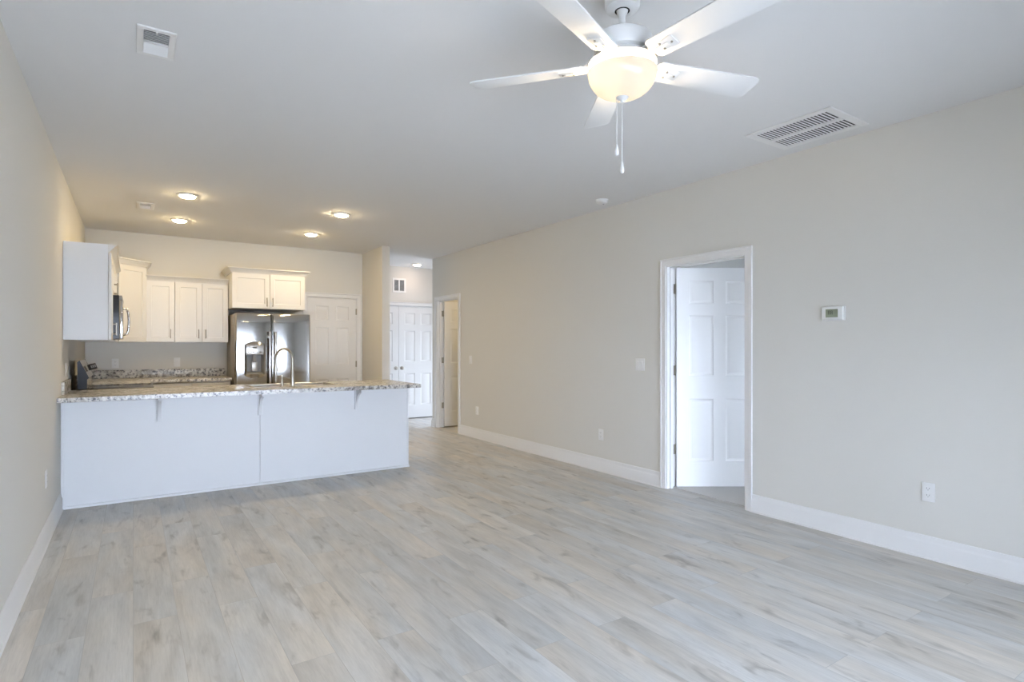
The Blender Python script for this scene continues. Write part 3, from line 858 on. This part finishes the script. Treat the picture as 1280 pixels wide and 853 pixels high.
def faucet():
    x, y = 1.300, 5.842
    root = thing('faucet', 'satin nickel gooseneck faucet with pull-down spray head', 'faucet', (x, y, CT), 0)
    MB().lathe([(0.027, 0), (0.027, 0.006), (0.022, 0.012), (0.020, 0.10), (0.0155, 0.125), (0.0135, 0.16)], (0, 0, 0.0005), 24).build('base', 'nickel', root)
    d = Vector((-0.62, 0.78, 0)).normalized()
    r = 0.098; z0 = 0.272
    pts = [Vector((0, 0, 0.12)), Vector((0, 0, 0.20))]
    for k in range(0, 17):
        a = pi * k / 16 * 1.02
        pts.append(d * (r - r * cos(a)) + Vector((0, 0, z0 + r * sin(a))))
    end = pts[-1]
    pts.append(end + Vector((0, 0, -0.02)))
    MB().tube(pts, 0.0115, 16).build('spout', 'nickel', root)
    e = end + Vector((0, 0, -0.02))
    MB().tube([e, e + Vector((0, 0, -0.03)), e + d * 0.004 + Vector((0, 0, -0.075)), e + d * 0.006 + Vector((0, 0, -0.095))], [0.013, 0.014, 0.019, 0.020], 16).build('spray_head', 'nickel', root)
    lv = Vector((-0.80, -0.2, 0)).normalized()
    MB().tube([lv * 0.018 + Vector((0, 0, 0.075)), lv * 0.040 + Vector((0, 0, 0.078)), lv * 0.085 + Vector((0, 0, 0.092))], [0.010, 0.007, 0.005], 12).build('lever', 'nickel', root)
faucet()

def soap():
    root = thing('soap_dispenser', 'small nickel soap pump left of the gooseneck faucet', 'soap dispenser', (1.203, 5.842, CT), 0)
    MB().lathe([(0.020, 0), (0.020, 0.005), (0.012, 0.010), (0.010, 0.055), (0.006, 0.060), (0.006, 0.095)], (0, 0, 0.0005), 20).build('base', 'nickel', root)
    MB().lathe([(0.006, 0.090), (0.013, 0.094), (0.013, 0.112), (0.009, 0.116)], (0, 0, 0), 18).tube([(0, 0, 0.105), (-0.02, 0.03, 0.105), (-0.03, 0.045, 0.098)], [0.006, 0.005, 0.004], 10).build('pump_head', 'nickel', root, weld=False)
soap()

# ------------------------------------------------------------------ wall plates
def rotmap(loc, rz):
    return loc, rz
def outlet(label, loc, rz, k=1.0):
    """duplex receptacle; local: plate against y = 0, facing -y"""
    root = thing('outlet', label, 'outlet', loc, rz, 'wall outlets')
    MB().box(-0.036 * k, 0.036 * k, -0.006, -0.0005, -0.058 * k, 0.058 * k, 0.003).build('plate', 'plate', root)
    for z in (-0.021, 0.021):
        pts = [(0.0165 * cos(a) * k, (z + max(-0.0135, min(0.0135, 0.0175 * sin(a)))) * k) for a in [2 * pi * i / 24 for i in range(24)]]
        r = MB().prism(pts, lambda x, zz: (x, -0.0055, zz), lambda x, zz: (x, -0.0078, zz)).build('receptacle', 'plate', root)
        b = MB()
        for sx_, hh in ((-0.0065, 0.0045), (0.0065, 0.0035)):
            b.box((sx_ - 0.0012) * k, (sx_ + 0.0012) * k, -0.0082, -0.0077, (z + 0.003 - hh) * k, (z + 0.003 + hh) * k)
        b.lathe([(0.0022 * k, -0.0082), (0.0022 * k, -0.0077)], (0, 0, (z - 0.0075) * k), 10, 'Y')
        b.build('slot', 'slot', r, weld=False)
    return root
def switch(label, loc, rz, n=1):
    root = thing('light_switch', label, 'light switch', loc, rz, 'wall switches')
    w = 0.036 + 0.023 * (n - 1)
    MB().box(-w, w, -0.006, -0.0005, -0.058, 0.058, 0.003).build('plate', 'plate', root)
    for k in range(n):
        x = (k - (n - 1) / 2) * 0.046
        tg = MB().box(x - 0.0165, x + 0.0165, -0.0075, -0.0055, -0.033, 0.033, 0.001, 1).build('rocker', 'plate', root)
        MB().prism([(-0.0074, -0.031), (-0.0078, 0.031), (-0.0112, 0.029), (-0.0082, -0.031)], lambda y, z: (x - 0.0145, y, z), lambda y, z: (x + 0.0145, y, z)).build('paddle', 'plate', tg)
    return root
outlet('white duplex outlet low on the right wall, right of the near doorway', (XR, 1.499, 0.410), -90)
outlet('white duplex outlet low on the right wall, a step left of the near doorway', (XR, 4.444, 0.385), -90)
outlet('white duplex outlet low on the right wall, right of the far doorway', (XR, 7.022, 0.395), -90)
outlet('white duplex outlet low on the left wall before the peninsula', (XL, 4.865, 0.426), 90)
outlet('white duplex outlet above the backsplash under the corner cabinet', (-0.184, YB, 1.098), 0)
switch('single white switch plate above the backsplash under the double-door cabinet', (0.476, YB, 1.103), 0, 1)
switch('single white switch plate on the left wall above the peninsula counter', (XL, 6.211, 1.106), 90, 1)
switch('double white switch plate left of the near doorway', (XR, 3.892, 1.133), -90, 2)
switch('single white switch plate right of the far doorway', (XR, 7.207, 1.116), -90, 1)

def thermostat():
    root = thing('thermostat', 'white wall thermostat with grey-green screen on the right wall', 'thermostat', (XR, 2.068, 1.537), -90)
    MB().box(-0.080, 0.080, -0.010, -0.0005, -0.050, 0.050, 0.004).build('back_plate', 'plate', root)
    cs = MB().box(-0.072, 0.072, -0.026, -0.009, -0.046, 0.046, 0.006, 3).build('case', 'plate', root)
    s = MB().box(-0.044, 0.040, -0.0272, -0.0255, -0.028, 0.030, 0.001, 1).build('screen', 'lcd', cs)
    b = MB()
    for x in (-0.026, -0.008): # two soft digits
        b.box(x, x + 0.012, -0.0278, -0.0270, 0.016, 0.019).box(x, x + 0.003, -0.0278, -0.0270, -0.008, 0.019).box(x + 0.009, x + 0.012, -0.0278, -0.0270, -0.008, 0.019).box(x, x + 0.012, -0.0278, -0.0270, 0.004, 0.007)
    b.build('screen_mark', 'digit', s, weld=False)
    b = MB()
    for k in range(2): b.box(0.050, 0.062, -0.028, -0.0255, -0.012 + k * 0.020, 0.0 + k * 0.020, 0.001, 1)
    b.build('button', 'plate', cs, weld=False)
thermostat()

# ------------------------------------------------------------------ ceiling fittings
def can_light(label, x, y, power, rot=0):
    root = thing('recessed_light', label, 'recessed light', (x, y, CZ), 0, 'recessed ceiling lights')
    MB().lathe([(0.092, -0.0005), (0.092, -0.004), (0.086, -0.010), (0.070, -0.013), (0.066, -0.010), (0.066, -0.0005)], (0, 0, 0), 40, cap=False).build('trim_ring', 'plate', root)
    dome = [(0.0655, -0.009), (0.0650, -0.013), (0.060, -0.019), (0.050, -0.024), (0.036, -0.027), (0.018, -0.029), (0, -0.030)]
    area = 0.0163
    key = 'can_lens_%g' % power
    if key not in M: M[key] = emit(key, WARM if power == CAN_POWER else HALL_COLOR, power / (pi * area))
    MB().lathe(dome, (0, 0, 0), 24, cap=False).build('lens', key, root)
    return root
can_light('glowing recessed ceiling light, near one on the left side of the kitchen', 0.428, 6.19, CAN_POWER)
can_light('glowing recessed ceiling light, far one on the left side of the kitchen', 0.438, 7.446, CAN_POWER)
can_light('glowing recessed ceiling light, near one on the right side of the kitchen', 1.880, 6.16, CAN_POWER)
can_light('glowing recessed ceiling light, far one above the refrigerator side', 1.885, 7.443, CAN_POWER)
can_light('glowing recessed ceiling light in the hall before the closet doors', 4.118, 9.18, HALL_POWER)

def side_room_lamp():
    root = thing('ceiling_lamp', 'flush ceiling lamp in the side room behind the far doorway', 'ceiling lamp', (5.1, 7.2, CZ))
    MB().lathe([(0.15, -0.0005), (0.15, -0.02), (0.14, -0.024), (0.0, -0.024)], (0, 0, 0), 36).build('base', 'plate', root)
    MB().lathe([(0.135, -0.0245), (0.125, -0.05), (0.09, -0.075), (0.04, -0.088), (0, -0.09)], (0, 0, 0), 36, cap=False).build('shade', 'lens', root)
    d = bpy.data.lights.new('side_room_bulb', 'POINT'); d.energy = SIDE_POWER; d.color = WARM; d.shadow_soft_size = 0.1
    o = bpy.data.objects.new('side_room_bulb', d); col.objects.link(o); o.parent = root; o.location = (0, 0, -0.2)
side_room_lamp()

def register(label, x, y, w, l):
    """two-way supply register: long side along y, blades across"""
    root = thing('air_vent', label, 'air vent', (x, y, CZ), 0, 'ceiling supply vents')
    b = MB(); m = 0.028
    fr = [(-w / 2, -l / 2), (w / 2, -l / 2), (w / 2, l / 2), (-w / 2, l / 2), (-w / 2, -l / 2)]
    for (x0, x1, y0, y1) in ((-w / 2, w / 2, -l / 2, -l / 2 + m), (-w / 2, w / 2, l / 2 - m, l / 2), (-w / 2, -w / 2 + m, -l / 2 + m, l / 2 - m), (w / 2 - m, w / 2, -l / 2 + m, l / 2 - m)):
        b.box(x0, x1, y0, y1, -0.009, -0.0005, 0.002, 1)
    b.box(-w / 2 + m, w / 2 - m, -0.006, 0.006, -0.010, -0.002)
    b.build('frame', 'plate', root, weld=False)
    MB().box(-w / 2 + m, w / 2 - m, -l / 2 + m, l / 2 - m, -0.0015, -0.0005).build('duct_opening', 'duct', root)
    b = MB(); n = 7; half = l / 2 - m
    for s in (-1, 1):
        for k in range(n):
            yc = s * (0.012 + (half - 0.018) * (k + 0.5) / n)
            mt = Matrix.Translation((0, yc, -0.0075)) @ Matrix.Rotation(R(38) * -s, 4, 'X')
            b.box(-w / 2 + m, w / 2 - m, -0.0068, 0.0068, -0.0006, 0.0006, mtx=mt)
    b.build('louver', 'plate', root, weld=False)
    MB().box(-0.004, 0.004, -l / 2 + m * 0.5, -l / 2 + m * 0.5 + 0.02, -0.016, -0.009, 0.001, 1).build('lever', 'plate', root)
    return root
register('white two-way ceiling vent high above the left wall of the living room', 0.090, 3.165, 0.155, 0.290)
register('small white ceiling vent above the kitchen beside the left wall', 0.103, 6.868, 0.150, 0.280)

def return_grille():
    x0, x1, y0, y1 = 3.455, 3.930, 1.770, 2.345
    cx, cy = (x0 + x1) / 2, (y0 + y1) / 2; w, l = x1 - x0, y1 - y0; m = 0.050
    root = thing('return_grille', 'large white return-air grille with two rows of dark slots in the ceiling', 'air vent', (cx, cy, CZ), 0)
    b = MB()
    for (a0, a1, b0, b1) in ((-w / 2, w / 2, -l / 2, -l / 2 + m), (-w / 2, w / 2, l / 2 - m, l / 2), (-w / 2, -w / 2 + m, -l / 2 + m, l / 2 - m), (w / 2 - m, w / 2, -l / 2 + m, l / 2 - m)):
        b.box(a0, a1, b0, b1, -0.010, -0.0005, 0.003, 1)
    b.box(-0.018, 0.018, -l / 2 + m, l / 2 - m, -0.011, -0.001)
    b.build('frame', 'plate', root, weld=False)
    MB().box(-w / 2 + m, w / 2 - m, -l / 2 + m, l / 2 - m, -0.0015, -0.0005).build('filter_opening', 'dark', root)
    b = MB(); n = 21; L = l - 2 * m
    for k in range(n + 1):
        yc = -L / 2 + L * k / n
        mt = Matrix.Translation((0, yc, -0.0065)) @ Matrix.Rotation(R(-30), 4, 'X')
        b.box(-w / 2 + m, w / 2 - m, -0.0036, 0.0036, -0.0005, 0.0005, mtx=mt)
    b.build('louver', 'plate', root, weld=False)
return_grille()

def wall_vent():
    x0, x1, z0, z1 = 3.834, 4.085, 2.272, 2.528
    root = thing('wall_vent', 'square white wall vent above the closet doors in the hall', 'air vent', ((x0 + x1) / 2, HY, (z0 + z1) / 2), 0)
    w = x1 - x0; h = z1 - z0; m = 0.032
    b = MB()
    for (a0, a1, c0, c1) in ((-w / 2, w / 2, -h / 2, -h / 2 + m), (-w / 2, w / 2, h / 2 - m, h / 2), (-w / 2, -w / 2 + m, -h / 2 + m, h / 2 - m), (w / 2 - m, w / 2, -h / 2 + m, h / 2 - m), (-0.012, 0.012, -h / 2 + m, h / 2 - m)):
        b.box(a0, a1, -0.010, -0.0005, c0, c1, 0.002, 1)
    b.build('frame', 'plate', root, weld=False)
    MB().box(-w / 2 + m, w / 2 - m, -0.0015, -0.0005, -h / 2 + m, h / 2 - m).build('duct_opening', 'dark', root)
    b = MB()
    for k in range(12):
        zc = -h / 2 + m + (h - 2 * m) * (k + 0.5) / 12
        mt = Matrix.Translation((0, -0.006, zc)) @ Matrix.Rotation(R(-35), 4, 'X')
        b.box(-w / 2 + m, w / 2 - m, -0.0048, 0.0048, -0.0005, 0.0005, mtx=mt)
    b.build('louver', 'plate', root, weld=False)
wall_vent()

def smoke():
    root = thing('smoke_detector', 'small round white smoke detector on the ceiling near the right wall', 'smoke detector', (3.817, 4.15, CZ), 0)
    MB().lathe([(0.066, -0.0005), (0.066, -0.008), (0.062, -0.011)], (0, 0, 0), 36).build('base', 'plate', root)
    MB().lathe([(0.058, -0.0112), (0.058, -0.018), (0.052, -0.030), (0.036, -0.036), (0, -0.037)], (0, 0, 0), 36).build('cover', 'plate', root)
    MB().lathe([(0.0085, -0.036), (0.0085, -0.0385), (0, -0.039)], (0.02, 0, 0), 14).build('test_button', 'grey', root)
smoke()

# ------------------------------------------------------------------ ceiling fan
def fan():
    fx, fy = 1.644, 1.668
    root = thing('ceiling_fan', 'white five-blade ceiling fan with lit frosted bowl and two pull chains', 'ceiling fan', (fx, fy, CZ), 0)
    Z = lambda z: z - CZ
    cp_ = MB().lathe([(0.070, Z(2.7395)), (0.070, Z(2.680)), (0.066, Z(2.668)), (0.056, Z(2.662)), (0.030, Z(2.660)), (0.030, Z(2.675))], (0, 0, 0), 40, cap=False).build('canopy', 'fan', root)
    MB().lathe([(0.030, Z(2.690)), (0.030, Z(2.6595)), (0.0245, Z(2.6585)), (0.0245, Z(2.690))], (0, 0, 0), 32, cap=False).build('canopy_gap', 'dark', cp_)
    MB().lathe([(0.0, Z(2.695)), (0.0225, Z(2.688)), (0.0238, Z(2.664)), (0.021, Z(2.650)), (0.0135, Z(2.638)), (0.0135, Z(2.562))], (0, 0, 0), 28).build('hanger_ball', 'fan', root)
    MB().lathe([(0.0, Z(2.562)), (0.060, Z(2.560)), (0.100, Z(2.556)), (0.1165, Z(2.545)), (0.1165, Z(2.492)), (0.112, Z(2.484)), (0.094, Z(2.482))], (0, 0, 0), 48).build('motor_housing', 'fan', root)
    MB().lathe([(0.093, Z(2.4815)), (0.093, Z(2.474)), (0.090, Z(2.470)), (0.086, Z(2.458)), (0.060, Z(2.4545)), (0.0, Z(2.4545))], (0, 0, 0), 48).build('switch_housing', 'fan', root)
    # light kit: pan, bulbs, bowl, finial, chains
    lk = MB().lathe([(0.080, Z(2.4540)), (0.120, Z(2.4525)), (0.134, Z(2.4495)), (0.137, Z(2.4440)), (0.134, Z(2.4440)), (0.130, Z(2.4475)), (0.0, Z(2.4480))], (0, 0, 0), 48).build('light_kit', 'fan', root)
    MB().tube([(0, 0, Z(2.450)), (0, 0, Z(2.312))], 0.005, 10).build('rod', 'fan', lk)
    cr = Vector((cos(R(-CAM_YAW)), sin(R(-CAM_YAW)), 0))
    fw = Vector((-cr.y, cr.x, 0))
    for px, pf in ((-0.068, -0.030), (0.066, 0.028), (-0.01, 0.072)):
        p = cr * px + fw * pf
        MB().lathe([(0.0, -0.022), (0.012, -0.019), (0.020, -0.009), (0.022, 0.002), (0.018, 0.014), (0.011, 0.024), (0.009, 0.030)], (p.x, p.y, Z(2.418)), 16).build('bulb', 'bulb', lk)
        MB().lathe([(0.013, 0.0), (0.013, -0.010), (0.010, -0.012)], (p.x, p.y, Z(2.4475)), 14).build('lamp_socket', 'fan', lk)
    bo = []
    for k in range(15):
        a = pi / 2 * k / 14
        bo.append((0.137 * cos(a) ** 0.85 if k < 14 else 0.0, Z(2.408) - 0.098 * sin(a)))
    inner = [(max(0.0, r - 0.003), h + 0.003) for r, h in bo][::-1]
    MB().lathe([(0.140, Z(2.4105)), *bo], (0, 0, 0), 56, cap=False).build('glass_bowl', 'bowl', root)
    fin = MB().lathe([(0.0, Z(2.322)), (0.024, Z(2.316)), (0.025, Z(2.311)), (0.018, Z(2.303)), (0.008, Z(2.298)), (0.008, Z(2.290)), (0.0, Z(2.288))], (0, 0, 0), 28).build('finial', 'fan', root)
    for off, zb in ((-0.020, 2.079), (0.0015, 2.008)):
        p = cr * off + fw * 0.012
        b = MB().tube([(p.x, p.y, Z(2.306)), (p.x, p.y, Z(zb + 0.045))], 0.0016, 8)
        ch = b.build('pull_chain', 'fan', root)
        MB().lathe([(0.0, 0.050), (0.0035, 0.046), (0.005, 0.038), (0.0085, 0.020), (0.0095, 0.010), (0.006, 0.001), (0.0, 0.0)], (p.x, p.y, Z(zb)), 18).build('pendant', 'fan', ch)
    # blades with irons
    zb = 2.440; pitch = R(-12)
    for cam_ang in (19.1, 91.1, 163.1, 235.1, 307.1):
        ang = R(cam_ang - CAM_YAW)
        rotz = Matrix.Rotation(ang, 4, 'Z')
        pm = Matrix.Translation((0, 0, Z(zb))) @ Matrix.Rotation(pitch, 4, 'X')
        # outline of the blade in its own plane
        r0, r1 = 0.150, 0.642; w0, w1 = 0.054, 0.068; cr_ = 0.030
        pts = [(r0, -w0 + 0.012), (r0 + 0.012, -w0)]
        pts += [(r1 - cr_ + cr_ * sin(a), -w1 + cr_ - cr_ * cos(a)) for a in [pi / 2 * i / 6 for i in range(7)]]
        pts += [(r1 - cr_ + cr_ * cos(a), w1 - cr_ + cr_ * sin(a)) for a in [pi / 2 * i / 6 for i in range(7)]]
        pts += [(r0 + 0.012, w0), (r0, w0 - 0.012)]
        mt = rotz @ pm
        bl = MB().prism(pts, lambda x, y: mt @ Vector((x, y, 0.0)), lambda x, y: mt @ Vector((x, y, 0.006)), 0.0012).build('blade', 'blade', root)
        b = MB()
        ip = [(0.146, -0.016), (0.160, -0.016), (0.245, -0.030), (0.258, -0.026), (0.258, 0.026), (0.245, 0.030), (0.160, 0.016), (0.146, 0.016)]
        b.prism(ip, lambda x, y: mt @ Vector((x, y, -0.0055)), lambda x, y: mt @ Vector((x, y, -0.0005)), 0.0012)
        b.prism([(0.150, -0.006), (0.23, -0.010), (0.23, 0.010), (0.150, 0.006)], lambda x, y: mt @ Vector((x, y, -0.0085)), lambda x, y: mt @ Vector((x, y, -0.005)))
        arm = [(0.070, Z(2.468)), (0.136, Z(2.466)), (0.172, Z(zb) + 0.001), (0.172, Z(zb) - 0.005), (0.146, Z(zb) - 0.003), (0.132, Z(2.459)), (0.070, Z(2.460))]
        b.prism(arm, lambda r, z: rotz @ Vector((r, -0.015, z)), lambda r, z: rotz @ Vector((r, 0.015, z)))
        ir = b.build('blade_iron', 'fan', bl, weld=False)
        b = MB()
        for x, y in ((0.20, -0.016), (0.20, 0.016), (0.243, 0.0)):
            p = mt @ Vector((x, y, -0.006)); q = mt @ Vector((x, y, -0.009))
            b.tube([p, q], 0.0045, 10)
        b.build('screw', 'hinge', ir, weld=False)
fan()
